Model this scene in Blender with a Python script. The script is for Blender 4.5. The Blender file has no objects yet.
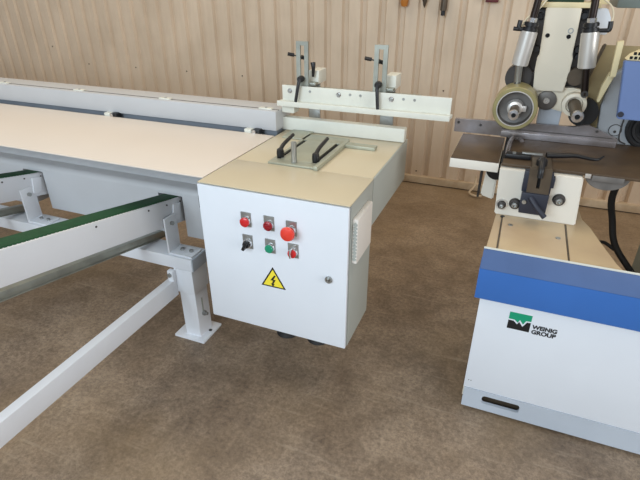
import bpy, bmesh, math, random
from mathutils import Vector, Matrix
random.seed(4)
S = bpy.context.scene
COL = S.collection
PI = math.pi

# ---------------------------------------------------------------- camera
cam_d = bpy.data.cameras.new('camera'); cam = bpy.data.objects.new('camera', cam_d); COL.objects.link(cam)
cam_d.sensor_fit = 'HORIZONTAL'; cam_d.sensor_width = 36.0; cam_d.lens = 36.0 * 484.0 / 640.0
cam_d.clip_start = 0.02; cam_d.clip_end = 100
right = Vector((0.92720, 0.37457, 0.0)); fwd = Vector((-0.32997, 0.81680, -0.47323)); up = right.cross(fwd)
M = Matrix((( right.x, up.x, -fwd.x, 0.0), (right.y, up.y, -fwd.y, 0.0), (right.z, up.z, -fwd.z, 1.6), (0, 0, 0, 1)))
cam.matrix_world = M
S.camera = cam

# ---------------------------------------------------------------- light
W = bpy.data.worlds.new('hall_light'); S.world = W; W.use_nodes = True
bg = W.node_tree.nodes['Background']; bg.inputs[0].default_value = (0.92, 0.95, 1.0, 1); bg.inputs[1].default_value = 0.42
def area(name, loc, target, sx, sy, power, colr):
    l = bpy.data.lights.new(name, 'AREA'); l.shape = 'RECTANGLE'; l.size = sx; l.size_y = sy; l.energy = power; l.color = colr
    o = bpy.data.objects.new(name, l); COL.objects.link(o); o.location = loc
    o.rotation_euler = (Vector(target) - Vector(loc)).to_track_quat('-Z', 'Y').to_euler()
    return o
area('daylight_door', (-1.6, -2.6, 2.6), (-0.6, 1.8, 0.5), 3.0, 1.8, 162, (0.68, 0.85, 1.0))
area('warm_hall_light', (-3.0, 2.4, 5.6), (-2.6, 2.2, 0), 6.0, 1.2, 125, (1.0, 0.86, 0.64))
area('warm_hall_light', (1.6, 2.2, 5.6), (1.4, 2.2, 0), 3.0, 1.2, 52, (1.0, 0.86, 0.64))
S.view_settings.view_transform = 'Standard'; S.view_settings.look = 'None'
S.view_settings.exposure = -0.08; S.view_settings.gamma = 1.0; S.view_settings.use_curve_mapping = False

area('side_fill', (5.2, -0.6, 2.2), (-3.2, 2.4, 0.6), 2.5, 1.8, 150, (0.94, 0.96, 0.98))  # added fill from the right to lift right-facing sides, no known window
area('warm_hall_light', (-1.0, -6.5, 4.4), (-1.5, 3.0, 0.6), 5.0, 1.5, 90, (1.0, 0.85, 0.62))  # added low warm fill for the conveyor lip and wall, no lamp known there
# ---------------------------------------------------------------- materials
def s2l(c): return tuple(((v / 255.0) / 12.92 if v / 255.0 <= 0.04045 else ((v / 255.0 + 0.055) / 1.055) ** 2.4) for v in c) + (1.0,)
def mat(name, rgb, rough=0.5, metal=0.0, var=0.05, scale=6.0, bump=0.0, bscale=60.0, coat=0.0, rgb2=None):
    m = bpy.data.materials.new(name); m.use_nodes = True; nt = m.node_tree; N = nt.nodes; L = nt.links
    b = N['Principled BSDF']; b.inputs['Roughness'].default_value = rough; b.inputs['Metallic'].default_value = metal
    if coat: b.inputs['Coat Weight'].default_value = coat
    tc = N.new('ShaderNodeTexCoord'); nz = N.new('ShaderNodeTexNoise'); nz.inputs['Scale'].default_value = scale; nz.inputs['Detail'].default_value = 5
    L.new(tc.outputs['Object'], nz.inputs['Vector'])
    cr = N.new('ShaderNodeValToRGB'); c = s2l(rgb)
    d = s2l(rgb2) if rgb2 else tuple(v * (1 - 2 * var) for v in c[:3]) + (1,)
    cr.color_ramp.elements[0].position = 0.35; cr.color_ramp.elements[0].color = d
    cr.color_ramp.elements[1].position = 0.65; cr.color_ramp.elements[1].color = c
    L.new(nz.outputs['Fac'], cr.inputs['Fac']); L.new(cr.outputs['Color'], b.inputs['Base Color'])
    if bump:
        n2 = N.new('ShaderNodeTexNoise'); n2.inputs['Scale'].default_value = bscale; n2.inputs['Detail'].default_value = 4
        L.new(tc.outputs['Object'], n2.inputs['Vector'])
        bp = N.new('ShaderNodeBump'); bp.inputs['Strength'].default_value = bump; bp.inputs['Distance'].default_value = 0.002
        L.new(n2.outputs['Fac'], bp.inputs['Height']); L.new(bp.outputs['Normal'], b.inputs['Normal'])
    return m
m_white = mat('white_enamel', (226, 229, 234), 0.38, var=0.015, bump=0.15, bscale=300)
m_door = mat('pale_grey_powder_coat', (222, 226, 232), 0.42, var=0.01, bump=0.15, bscale=400)
m_side = mat('grey_green_powder_coat', (172, 176, 170), 0.5, var=0.03, scale=3)
m_cream = mat('lamp_warmed_cream_enamel', (203, 190, 162), 0.3, var=0.02, scale=3)  # cream carries part of the warm ceiling-lamp tint in its base colour
m_table = mat('lamp_warmed_cream_table', (220, 209, 197), 0.4, var=0.015, scale=2)  # warm lamp light partly baked into this cream base colour
m_fencew = mat('white_profile_paint', (186, 187, 189), 0.45, var=0.015)
m_stop = mat('off_white_paint', (220, 220, 209), 0.45, var=0.03, scale=10)
m_steel = mat('brushed_steel', (176, 178, 176), 0.34, 0.85, var=0.1, scale=12)
m_zinc = mat('galvanized_steel', (168, 170, 160), 0.42, 0.6, var=0.12, scale=14)
m_greyplate = mat('grey_zinc_plate', (176, 178, 160), 0.4, 0.35, var=0.08, scale=9)
m_dark = mat('dark_grey_steel', (66, 62, 60), 0.5, 0.3, var=0.1)
m_rim = mat('dark_rim_steel', (122, 118, 114), 0.5, 0.3, var=0.12, scale=20)
m_black = mat('black_plastic', (22, 22, 25), 0.4, var=0.1)
m_rubber = mat('black_rubber', (26, 24, 24), 0.65, var=0.1)
m_inside = mat('black_recess', (16, 16, 18), 0.9)
m_green = mat('green_belt', (14, 78, 42), 0.75, var=0.12, scale=40, bump=0.5, bscale=250)
m_blue = mat('blue_enamel', (58, 111, 186), 0.35, var=0.03)
m_bluegrey = mat('blue_guard_paint', (104, 126, 172), 0.4, var=0.03)
m_slope = mat('sky_greyed_blue', (78, 102, 146), 0.3, var=0.06)  # blue greyed so the colour carries the sky reflection on the slope
m_skirt = mat('light_grey_skirt', (186, 194, 204), 0.42, var=0.04, scale=5)
m_beige = mat('beige_cast_enamel', (232, 222, 202), 0.42, var=0.03, scale=6)
m_deck = mat('worn_beige_deck', (202, 180, 144), 0.33, var=0.05, scale=4, rgb2=(184, 160, 130))
m_castt = mat('brown_worn_cast_iron', (88, 70, 50), 0.5, 0.1, scale=9, rgb2=(72, 56, 40), bump=0.2)
m_castf = mat('ground_steel_fence', (176, 172, 176), 0.26, 0.7, scale=8, rgb2=(132, 122, 116))
m_brownst = mat('brown_oxide_steel', (96, 84, 70), 0.45, 0.4, var=0.1, scale=20)
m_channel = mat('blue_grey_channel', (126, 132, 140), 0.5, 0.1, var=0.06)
m_darkrod = mat('oily_dark_rod', (52, 42, 38), 0.3, 0.6, var=0.15)
m_navy = mat('dark_navy_casting', (40, 44, 58), 0.5, var=0.1)
m_alu = mat('satin_aluminium', (206, 202, 196), 0.36, 0.5, var=0.03)
m_tyre = mat('yellowed_polyurethane', (152, 142, 98), 0.35, var=0.08, scale=10)
m_ochre = mat('ochre_shield', (166, 146, 104), 0.5, var=0.14)
m_palewood = mat('pale_cream_plate', (232, 216, 172), 0.5, var=0.04)
m_redp = mat('red_plastic', (205, 30, 34), 0.3, var=0.03, coat=0.4)
m_redd = mat('dark_red_lens', (150, 18, 30), 0.25, var=0.03, coat=0.4)
m_redo = mat('orange_red_mushroom', (226, 62, 46), 0.32, var=0.03, coat=0.3)
m_greenb = mat('green_button_plastic', (20, 140, 104), 0.3, var=0.03, coat=0.3)
m_chrome = mat('chrome', (210, 210, 212), 0.18, 0.95, var=0.02)
m_yellow = mat('warning_yellow', (244, 222, 60), 0.5, var=0.01)
m_print = mat('black_print', (18, 18, 20), 0.6)
m_logog = mat('logo_green_print', (10, 150, 110), 0.5, var=0.01)
m_vent = mat('warm_white_vent_plastic', (226, 220, 212), 0.55, var=0.02)
m_housing = mat('grey_housing_paint', (168, 172, 176), 0.4, 0.1, var=0.05)
m_offw = mat('warm_off_white_enamel', (226, 220, 208), 0.4, var=0.02, bump=0.2, bscale=200)
m_teal = mat('grey_green_duct', (120, 130, 124), 0.5, var=0.05)
m_amber = mat('amber_plastic', (190, 120, 50), 0.3, var=0.1)
m_maroon = mat('maroon_rubber', (96, 34, 36), 0.5, var=0.1)
m_darkgreen = mat('dark_green_cover', (22, 56, 34), 0.5, var=0.1)
m_wire = mat('cream_wire', (224, 210, 180), 0.5)
m_base = mat('dusty_curb', (196, 176, 148), 0.75, scale=7, rgb2=(168, 144, 114))

def wall_mat():
    m = mat('beige_profiled_sheet', (220, 200, 176), 0.55, scale=2.2, rgb2=(207, 187, 163))
    nt = m.node_tree; N = nt.nodes; L = nt.links; b = N['Principled BSDF']
    src = b.inputs['Base Color'].links[0].from_socket
    tc = N.new('ShaderNodeTexCoord'); mp = N.new('ShaderNodeMapping'); mp.inputs['Scale'].default_value = (14, 14, 2.0)
    nz = N.new('ShaderNodeTexNoise'); nz.inputs['Scale'].default_value = 2.0; nz.inputs['Detail'].default_value = 8
    L.new(tc.outputs['Object'], mp.inputs['Vector']); L.new(mp.outputs['Vector'], nz.inputs['Vector'])
    # dust near the ground
    sp = N.new('ShaderNodeSeparateXYZ'); L.new(tc.outputs['Object'], sp.inputs[0])
    mr = N.new('ShaderNodeMapRange'); mr.inputs[1].default_value = 0.0; mr.inputs[2].default_value = 0.9; mr.inputs[3].default_value = 0.75; mr.inputs[4].default_value = 0.0
    L.new(sp.outputs['Z'], mr.inputs[0])
    mu = N.new('ShaderNodeMath'); mu.operation = 'MULTIPLY'; L.new(mr.outputs[0], mu.inputs[0]); L.new(nz.outputs['Fac'], mu.inputs[1])
    mx = N.new('ShaderNodeMixRGB'); mx.inputs[2].default_value = s2l((166, 134, 98)); L.new(mu.outputs[0], mx.inputs[0]); L.new(src, mx.inputs[1])
    st = N.new('ShaderNodeMixRGB'); st.blend_type = 'MULTIPLY'; st.inputs[0].default_value = 0.2
    cr = N.new('ShaderNodeValToRGB'); cr.color_ramp.elements[0].color = (0.72, 0.68, 0.64, 1); cr.color_ramp.elements[1].color = (1, 1, 1, 1)
    cr.color_ramp.elements[0].position = 0.3; cr.color_ramp.elements[1].position = 0.6
    L.new(nz.outputs['Fac'], cr.inputs['Fac']); L.new(mx.outputs[0], st.inputs[1]); L.new(cr.outputs[0], st.inputs[2])
    L.new(st.outputs[0], b.inputs['Base Color'])
    return m
m_wall = wall_mat()

def floor_mat():
    m = bpy.data.materials.new('worn_brown_concrete'); m.use_nodes = True; nt = m.node_tree; N = nt.nodes; L = nt.links; b = N['Principled BSDF']
    tc = N.new('ShaderNodeTexCoord')
    def noise(sc, det, rough=0.6, dist=0.0):
        n = N.new('ShaderNodeTexNoise'); n.inputs['Scale'].default_value = sc; n.inputs['Detail'].default_value = det
        n.inputs['Roughness'].default_value = rough; n.inputs['Distortion'].default_value = dist
        L.new(tc.outputs['Object'], n.inputs['Vector']); return n
    def ramp(n, p0, c0, p1, c1):
        r = N.new('ShaderNodeValToRGB'); r.color_ramp.elements[0].position = p0; r.color_ramp.elements[0].color = c0
        r.color_ramp.elements[1].position = p1; r.color_ramp.elements[1].color = c1; L.new(n.outputs['Fac'], r.inputs['Fac']); return r
    def mix(a, c, f, mode='MIX'):
        x = N.new('ShaderNodeMixRGB'); x.blend_type = mode
        if isinstance(f, float): x.inputs[0].default_value = f
        else: L.new(f, x.inputs[0])
        L.new(a, x.inputs[1])
        if isinstance(c, tuple): x.inputs[2].default_value = c
        else: L.new(c, x.inputs[2])
        return x.outputs[0]
    base = ramp(noise(1.3, 6, 0.6, 0.4), 0.3, s2l((130, 114, 98)), 0.7, s2l((168, 151, 132)))
    blot = ramp(noise(3.1, 8, 0.65, 0.8), 0.36, (0.62, 0.58, 0.54, 1), 0.62, (1, 1, 1, 1))
    c = mix(base.outputs[0], blot.outputs[0], 0.75, 'MULTIPLY')
    fine = ramp(noise(55, 8, 0.85), 0.38, (0.45, 0.42, 0.40, 1), 0.62, (1.25, 1.22, 1.18, 1))
    c = mix(c, fine.outputs[0], 0.85, 'MULTIPLY')
    mid = ramp(noise(9, 8, 0.75, 0.5), 0.40, (0.60, 0.57, 0.54, 1), 0.58, (1.12, 1.1, 1.06, 1))
    c = mix(c, mid.outputs[0], 0.5, 'MULTIPLY')
    # long scuffs
    mp = N.new('ShaderNodeMapping'); mp.inputs['Rotation'].default_value = (0, 0, 0.75); mp.inputs['Scale'].default_value = (1.2, 16, 1); L.new(tc.outputs['Object'], mp.inputs['Vector'])
    sn = N.new('ShaderNodeTexNoise'); sn.inputs['Scale'].default_value = 2.2; sn.inputs['Detail'].default_value = 6; L.new(mp.outputs['Vector'], sn.inputs['Vector'])
    scf = ramp(sn, 0.60, (0, 0, 0, 1), 0.72, (0.35, 0.35, 0.35, 1))
    c = mix(c, s2l((172, 156, 136)), scf.outputs[0])
    och = ramp(noise(0.9, 3), 0.5, (0, 0, 0, 1), 0.72, (0.5, 0.5, 0.5, 1))
    c = mix(c, s2l((138, 114, 80)), och.outputs[0])
    # sandy dust towards the wall
    sp = N.new('ShaderNodeSeparateXYZ'); L.new(tc.outputs['Object'], sp.inputs[0])
    mr = N.new('ShaderNodeMapRange'); mr.inputs[1].default_value = 2.2; mr.inputs[2].default_value = 4.0; mr.inputs[3].default_value = 0.0; mr.inputs[4].default_value = 0.4
    L.new(sp.outputs['Y'], mr.inputs[0])
    c = mix(c, s2l((140, 114, 78)), mr.outputs[0])
    L.new(c, b.inputs['Base Color'])
    rr = N.new('ShaderNodeMapRange'); rr.inputs[3].default_value = 0.38; rr.inputs[4].default_value = 0.62
    L.new(noise(4, 5).outputs['Fac'], rr.inputs[0]); L.new(rr.outputs[0], b.inputs['Roughness'])
    bp = N.new('ShaderNodeBump'); bp.inputs['Strength'].default_value = 0.2; bp.inputs['Distance'].default_value = 0.003
    L.new(noise(60, 6, 0.7).outputs['Fac'], bp.inputs['Height']); L.new(bp.outputs['Normal'], b.inputs['Normal'])
    return m
m_floor = floor_mat()

# ---------------------------------------------------------------- mesh helpers (world coordinates)
class MB:
    def __init__(s): s.bm = bmesh.new()
    def _merge(s, t, mtx=None):
        if mtx: bmesh.ops.transform(t, matrix=mtx, verts=t.verts)
        me = bpy.data.meshes.new('tmp'); t.to_mesh(me); t.free(); s.bm.from_mesh(me); bpy.data.meshes.remove(me); return s
    def box(s, x0, x1, y0, y1, z0, z1, bev=0.0, mtx=None, seg=2):
        t = bmesh.new(); bmesh.ops.create_cube(t, size=1.0)
        for v in t.verts: v.co = Vector(((x0 + x1) / 2 + v.co.x * (x1 - x0), (y0 + y1) / 2 + v.co.y * (y1 - y0), (z0 + z1) / 2 + v.co.z * (z1 - z0)))
        if bev: bmesh.ops.bevel(t, geom=list(t.edges), offset=bev, segments=seg, profile=0.6, affect='EDGES')
        return s._merge(t, mtx)
    def cyl(s, p0, p1, r0, r1=None, n=28, bev=0.0):
        p0 = Vector(p0); p1 = Vector(p1); r1 = r0 if r1 is None else r1; h = (p1 - p0).length
        t = bmesh.new(); bmesh.ops.create_cone(t, cap_ends=True, segments=n, radius1=r0, radius2=r1, depth=h)
        if bev:
            es = [e for e in t.edges if abs(e.verts[0].co.z - e.verts[1].co.z) < 1e-6]
            bmesh.ops.bevel(t, geom=es, offset=bev, segments=2, affect='EDGES')
        q = (p1 - p0).to_track_quat('Z', 'Y').to_matrix().to_4x4()
        return s._merge(t, Matrix.Translation((p0 + p1) / 2) @ q)
    def lathe(s, p0, d, prof, n=36):
        # prof: list of (radius, distance along d) ; closed into a solid of revolution
        t = bmesh.new(); rings = []
        for (r, z) in prof:
            if r < 1e-6: rings.append([t.verts.new((0, 0, z))])
            else: rings.append([t.verts.new((r * math.cos(2 * PI * k / n), r * math.sin(2 * PI * k / n), z)) for k in range(n)])
        m = len(rings)
        closed = prof[0][0] > 1e-6 and prof[-1][0] > 1e-6
        for i in range(m if closed else m - 1):
            a, b = rings[i], rings[(i + 1) % m]
            for k in range(n):
                k2 = (k + 1) % n
                if len(a) == 1 and len(b) == 1: continue
                if len(a) == 1: t.faces.new((a[0], b[k], b[k2]))
                elif len(b) == 1: t.faces.new((a[k], a[k2], b[0]))
                else: t.faces.new((a[k], a[k2], b[k2], b[k]))
        bmesh.ops.recalc_face_normals(t, faces=t.faces)
        q = Vector(d).normalized().to_track_quat('Z', 'Y').to_matrix().to_4x4()
        return s._merge(t, Matrix.Translation(Vector(p0)) @ q)
    def prism(s, pts, vec, bev=0.0):
        # pts: 3D outline, extruded by vec
        t = bmesh.new(); vs = [t.verts.new(p) for p in pts]; f = t.faces.new(vs)
        r = bmesh.ops.extrude_face_region(t, geom=[f]); nv = [g for g in r['geom'] if isinstance(g, bmesh.types.BMVert)]
        bmesh.ops.translate(t, vec=Vector(vec), verts=nv); bmesh.ops.recalc_face_normals(t, faces=t.faces)
        if bev: bmesh.ops.bevel(t, geom=list(t.edges), offset=bev, segments=2, affect='EDGES')
        return s._merge(t)
    def holed(s, outer, inner, y, d):
        # plate in the XZ plane with one opening, thickness d along +Y
        t = bmesh.new(); es = []
        for loop in (outer, inner):
            vs = [t.verts.new((p[0], y, p[1])) for p in loop]
            es += [t.edges.new((vs[i], vs[(i + 1) % len(vs)])) for i in range(len(vs))]
        r = bmesh.ops.triangle_fill(t, use_beauty=True, use_dissolve=False, edges=es)
        fs = [g for g in r['geom'] if isinstance(g, bmesh.types.BMFace)]
        r = bmesh.ops.extrude_face_region(t, geom=fs); nv = [g for g in r['geom'] if isinstance(g, bmesh.types.BMVert)]
        bmesh.ops.translate(t, vec=Vector((0, d, 0)), verts=nv); bmesh.ops.recalc_face_normals(t, faces=t.faces)
        return s._merge(t)
    def tube(s, pts, r, n=12, smooth=6):
        P = [Vector(p) for p in pts]
        if smooth and len(P) > 2:
            Q = []; E = [2 * P[0] - P[1]] + P + [2 * P[-1] - P[-2]]
            for i in range(1, len(E) - 2):
                a, b, c, d = E[i - 1:i + 3]
                for k in range(smooth):
                    u = k / smooth
                    Q.append(0.5 * ((2 * b) + (c - a) * u + (2 * a - 5 * b + 4 * c - d) * u * u + (3 * b - a - 3 * c + d) * u ** 3))
            P = Q + [P[-1]]
        t = bmesh.new(); rings = []; nrm = None
        for i, p in enumerate(P):
            d = (P[min(i + 1, len(P) - 1)] - P[max(i - 1, 0)]).normalized()
            if nrm is None: nrm = d.orthogonal().normalized()
            else: nrm = (nrm - d * nrm.dot(d)).normalized()
            bn = d.cross(nrm); rr = r if not callable(r) else r(i / (len(P) - 1))
            rings.append([t.verts.new(p + nrm * rr * math.cos(2 * PI * k / n) + bn * rr * math.sin(2 * PI * k / n)) for k in range(n)])
        for a, b in zip(rings, rings[1:]):
            for k in range(n): t.faces.new((a[k], a[(k + 1) % n], b[(k + 1) % n], b[k]))
        t.faces.new(rings[0][::-1]); t.faces.new(rings[-1])
        bmesh.ops.recalc_face_normals(t, faces=t.faces)
        return s._merge(t)
def wl(o):
    v = Vector((0, 0, 0))
    while o: v += o.location; o = o.parent
    return v
def obj(name, mb, m, parent=None, label=None, origin=None):
    me = bpy.data.meshes.new(name); bm = mb.bm
    off = wl(parent) if parent else Vector((0, 0, 0))
    if origin is not None: off = Vector(origin)
    for v in bm.verts: v.co -= off
    bm.to_mesh(me); bm.free()
    me.materials.append(m); me.shade_smooth(); me.set_sharp_from_angle(angle=math.radians(34))
    o = bpy.data.objects.new(name, me); COL.objects.link(o)
    if parent: o.parent = parent
    elif origin is not None: o.location = origin
    if label: o['label'] = label
    return o
def thing(name, label, cat, loc, group=None):
    o = bpy.data.objects.new(name, None); o.empty_display_size = 0.05; COL.objects.link(o); o.location = loc
    o['label'] = label; o['category'] = cat
    if group: o['group'] = group
    return o
def tag(o, label, cat, group=None):
    o['label'] = label; o['category'] = cat
    if group: o['group'] = group
    return o
def struct(o): o['kind'] = 'structure'; return o
def copy_tree(o, parent=None):
    c = o.copy(); COL.objects.link(c)
    if parent: c.parent = parent
    for ch in list(o.children): copy_tree(ch, c)
    return c

# ================================================================ setting
WY = 4.1
b = MB(); b.box(-9, 5, -6, WY + 0.15, -0.1, 0.0)
struct(obj('floor', b, m_floor))
# profiled sheet wall
t = MB(); bm = t.bm
pitch = 0.155; gw = 0.062; fl = 0.015; dep = 0.027; xs = []
x = -0.999 - pitch * 52
while x < 4.9:
    xs += [(x, 0), (x + fl, dep), (x + gw - fl, dep), (x + gw, 0)]
    x += pitch
lo = [bm.verts.new((px, WY + py, 0.055)) for px, py in xs]; hi = [bm.verts.new((px, WY + py, 4.2)) for px, py in xs]
bk0 = [bm.verts.new((px, WY + 0.06, 0.055)) for px in (xs[0][0], xs[-1][0])]; bk1 = [bm.verts.new((px, WY + 0.06, 4.2)) for px in (xs[0][0], xs[-1][0])]
for i in range(len(xs) - 1): bm.faces.new((lo[i], lo[i + 1], hi[i + 1], hi[i]))
bm.faces.new((bk0[1], bk0[0], bk1[0], bk1[1]))
wall = struct(obj('wall_back', t, m_wall))
for px, pz in ((-4.9, 0.97), (-4.316, 0.815), (-3.704, 0.815), (-3.093, 0.815), (-2.476, 0.81), (-0.648, 0.81), (-0.791, 0.107)):
    k = round((px + 0.999 - gw / 2) / pitch); sx = -0.999 + k * pitch + gw / 2 + pitch / 2
    s_ = MB(); s_.cyl((sx, WY + 0.002, pz), (sx, WY - 0.006, pz), 0.007, 0.005, 10)
    obj('screw', s_, m_brownst, wall)
b = MB(); b.box(-9, 5, WY - 0.03, WY + 0.08, 0.008, 0.068, 0.004)
struct(obj('baseboard_back', b, m_base))
b = MB(); b.box(-9, 5, WY - 0.015, WY + 0.08, 0.0, 0.010)
struct(obj('gap_shade_1', b, m_inside))  # black strip painted for the shade in the gap under the curb

# ================================================================ conveyor table
XL = -6.5
cv = thing('conveyor_table', 'long white outfeed conveyor table with cream top running along the wall', 'conveyor', (-3.5, 1.75, 0))
b = MB(); b.box(XL, -1.062, 1.44, 2.04, 0.935, 0.94, 0.001)
obj('table_top', b, m_table, cv, 'smooth cream white top sheet')
# body with rounded lip (profile in YZ, extruded in X) with two cut-outs
def body_prof(z0):
    p = [(2.02, z0), (1.70, z0)]
    R = 0.03
    for k in range(7):
        a = PI - k * PI / 12
        p.append((1.70 + R + R * math.cos(a), 0.712 + R * math.sin(a)))
    p += [(1.780, 0.743), (1.783, 0.934), (2.02, 0.934)]
    return p
b = MB()
holes = [(-2.415, -2.272), (-1.522, -1.384)]
xx = XL
for h0, h1 in holes + [(-1.07, None)]:
    b.prism([(xx, y, z) for y, z in body_prof(0.496)], (h0 - xx, 0, 0)); 
    if h1 is not None:
        pr = body_prof(0.705)
        b.prism([(h0, y, z) for y, z in pr], (h1 - h0, 0, 0)); xx = h1
obj('conveyor_body', b, m_fencew, cv, 'pale apron with rounded lip and two belt openings')
for h0, h1 in holes:
    b = MB(); b.box(h0 + 0.001, h1 - 0.001, 1.87, 1.90, 0.497, 0.704); obj('opening_back', b, m_inside, cv)
# channel between table top and fence
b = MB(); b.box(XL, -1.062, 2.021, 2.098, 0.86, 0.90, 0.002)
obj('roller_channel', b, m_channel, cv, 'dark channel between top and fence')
for rx in (-2.07, -1.185):
    b = MB(); b.box(rx - 0.045, rx - 0.005, 2.045, 2.085, 0.90, 0.955, 0.004); 
    bl = obj('sensor_block', b, m_stop, cv)
    b = MB(); b.box(rx + 0.004, rx + 0.04, 2.045, 2.085, 0.90, 0.958, 0.004); obj('switch_housing', b, m_black, bl)
    b = MB(); b.cyl((rx + 0.012, 2.038, 0.946), (rx + 0.012, 2.046, 0.946), 0.010, None, 14); obj('bolt', b, m_chrome, bl)
for lx in (-1.11, -3.9, -5.3):
    b = MB(); b.box(lx - 0.04, lx + 0.04, 1.9, 1.98, 0.012, 0.51, 0.004); b.box(lx - 0.06, lx + 0.06, 1.88, 2.0, 0.0, 0.012); obj('leg', b, m_white, cv)

# fence box profile
fe = thing('conveyor_fence', 'long pale box-section fence rail behind the cream conveyor top', 'fence', (-3.5, 2.12, 0.0))
b = MB(); b.box(XL, -1.067, 2.075, 2.240, 0.952, 1.047, 0.004)
obj('fence_profile', b, m_fencew, fe)
b = MB(); b.box(XL, -1.067, 2.106, 2.111, 1.045, 1.0485)
obj('slot_seam', b, m_dark, fe, 'thin dark slot along the top')
for sx in [-1.135 - 0.595 * k for k in range(8)]:
    b = MB(); b.box(sx - 0.035, sx + 0.035, 2.095, 2.122, 1.046, 1.053, 0.002); sb = obj('slot_bridge', b, m_stop, fe)
    b = MB(); b.cyl((sx, 2.109, 1.052), (sx, 2.109, 1.056), 0.006, None, 10); obj('screw', b, m_steel, sb)
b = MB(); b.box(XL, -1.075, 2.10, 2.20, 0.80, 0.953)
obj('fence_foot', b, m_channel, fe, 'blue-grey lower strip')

# ================================================================ work table behind the cabinet
wt = thing('work_table', 'cream topped steel work table between control cabinet and wall', 'table', (-0.757, 1.93, 0))
b = MB(); b.box(-1.055, -0.4605, 1.672, 2.225, 0.93, 0.94, 0.0015)
obj('table_top', b, m_cream, wt, 'cream enamelled top')
b = MB(); b.box(-0.4605, -0.4555, 1.672, 2.235, 0.738, 0.938, 0.001); b.box(-1.055, -0.456, 2.23, 2.235, 0.738, 0.938, 0.001); b.box(-1.06, -1.055, 1.70, 2.235, 0.738, 0.93)
obj('side_panel', b, m_side, wt, 'grey side panel')
b = MB()
obj('underframe', b.box(-1.05, -0.465, 1.69, 2.22, 0.745, 0.79, 0.003), m_side, wt)
for lx, ly in ((-0.895, 1.775), (-0.728, 1.785)):
    b = MB(); b.cyl((lx, ly, 0.0), (lx, ly, 0.03), 0.058, 0.035, 24); b.box(lx - 0.03, lx + 0.03, ly - 0.03, ly + 0.03, 0.03, 0.745)
    obj('leg', b, m_rubber, wt, 'black leg on a round foot pad')
bs = MB(); bs.box(-1.075, -0.456, 2.155, 2.20, 0.941, 1.004, 0.004)
tag(obj('backstop_rail', bs, m_stop, origin=(-0.76, 2.2, 0.941)), 'short off-white box rail lying along the back edge of work table', 'rail')

# ---- stop assembly
st = thing('adjustable_stop', 'off-white angle stop rail with two slotted posts and black clamp levers above work table', 'stop', (-0.66, 2.21, 0.94))
b = MB(); b.box(-1.055, -0.262, 2.132, 2.140, 1.090, 1.162, 0.001)
b.prism([(-1.07, 2.10, 1.079), (-0.258, 2.10, 1.079), (-0.252, 2.14, 1.079), (-1.06, 2.14, 1.079)], (0, 0, 0.014))
b.box(-1.07, -0.258, 2.098, 2.106, 1.070, 1.094, 0.002)
ang = obj('angle_rail', b, m_stop, st)
b = MB(); b.box(-1.055, -0.40, 2.140, 2.185, 1.150, 1.156, 0.001)
obj('carrier_plate', b, m_zinc, st, 'grey steel carrier plate')
b = MB(); b.box(-1.065, -1.0, 2.14, 2.2, 1.03, 1.072, 0.002); obj('end_bracket', b, m_stop, st)
for hx in (-1.015, -0.769, -0.522):
    b = MB(); b.cyl((hx, 2.132, 1.137), (hx, 2.126, 1.137), 0.008, None, 6); wsh = obj('bolt', b, m_steel, st)
    b = MB(); b.cyl((hx, 2.1325, 1.137), (hx, 2.130, 1.137), 0.0115, None, 20); obj('washer', b, m_chrome, wsh)
for hx in (-0.912, -0.714, -0.665, -0.468, -0.419):
    b = MB(); b.cyl((hx, 2.1325, 1.141), (hx, 2.1312, 1.141), 0.006, None, 16); obj('hole', b, m_steel, st)
def slot_post(px):
    # vertical slotted bar built as frame
    b = MB(); w = 0.030; z0, z1 = 1.150, 1.356; y0, y1 = 2.150, 2.160
    b.holed([(px - w, z0), (px + w, z0), (px + w, z1), (px - w, z1)], [(px - 0.010, z0 + 0.05), (px + 0.010, z0 + 0.05), (px + 0.010, z1 - 0.018), (px - 0.010, z1 - 0.018)], y0, y1 - y0)
    return obj('slotted_post', b, m_zinc, st)
def lever(hub, tip, parent, axis=(0, -1, 0), r=0.0145, name='clamp_lever', hublen=0.03):
    hub = Vector(hub); tip = Vector(tip); ax = Vector(axis).normalized()
    b = MB(); b.lathe(hub - ax * hublen * 0.5, ax, [(0, 0), (r, 0), (r * 1.05, hublen * 0.5), (r * 0.9, hublen * 0.9), (r * 0.6, hublen), (0, hublen)], 20)
    b.tube([hub + ax * hublen * 0.3, hub + (tip - hub) * 0.3 + ax * hublen * 0.45, tip + ax * 0.006], lambda u: r * (0.58 - 0.08 * u), 12)
    o = obj(name, b, m_black, parent)
    c = MB(); c.cyl(hub - ax * (hublen * 0.5 + 0.012), hub - ax * hublen * 0.48, r * 0.75, None, 16); obj('collar', c, m_chrome, o)
    return o
for px, bx in ((-0.957, -0.925), (-0.585, -0.555)):
    slot_post(px)
    lever((px - 0.002, 2.132, 1.194), (px + (0.010 if px > -0.8 else -0.018), 2.112, 1.094), st)
    b = MB(); b.box(px + 0.012, px + 0.062, 2.20, 2.30, 1.165, 1.225, 0.003); blk = obj('clamp_block', b, m_stop, st, 'off-white clamp block')
    b = MB(); b.tube([(px - 0.070, 2.145, 1.300), (px - 0.045, 2.16, 1.294)], 0.008, 10, 0); b.tube([(px - 0.012, 2.165, 1.287), (px + 0.008, 2.18, 1.280)], 0.009, 10, 0)
    b.tube([(px - 0.046, 2.162, 1.293), (px - 0.012, 2.166, 1.286)], 0.003, 8, 0)
    obj('threaded_knob', b, m_black, st)
    b = MB(); b.box(px - 0.008 if px < -0.8 else px - 0.013, px + 0.051, 2.240, 2.250, 0.80, 1.17, 0.001); obj('support_bar', b, m_steel, st, 'grey flat bar behind the rails')
    b = MB(); b.box(px - 0.01, px + 0.06, 2.161, 2.250, 1.163, 1.175, 0.001); obj('cross_bar', b, m_zinc, st)
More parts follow.
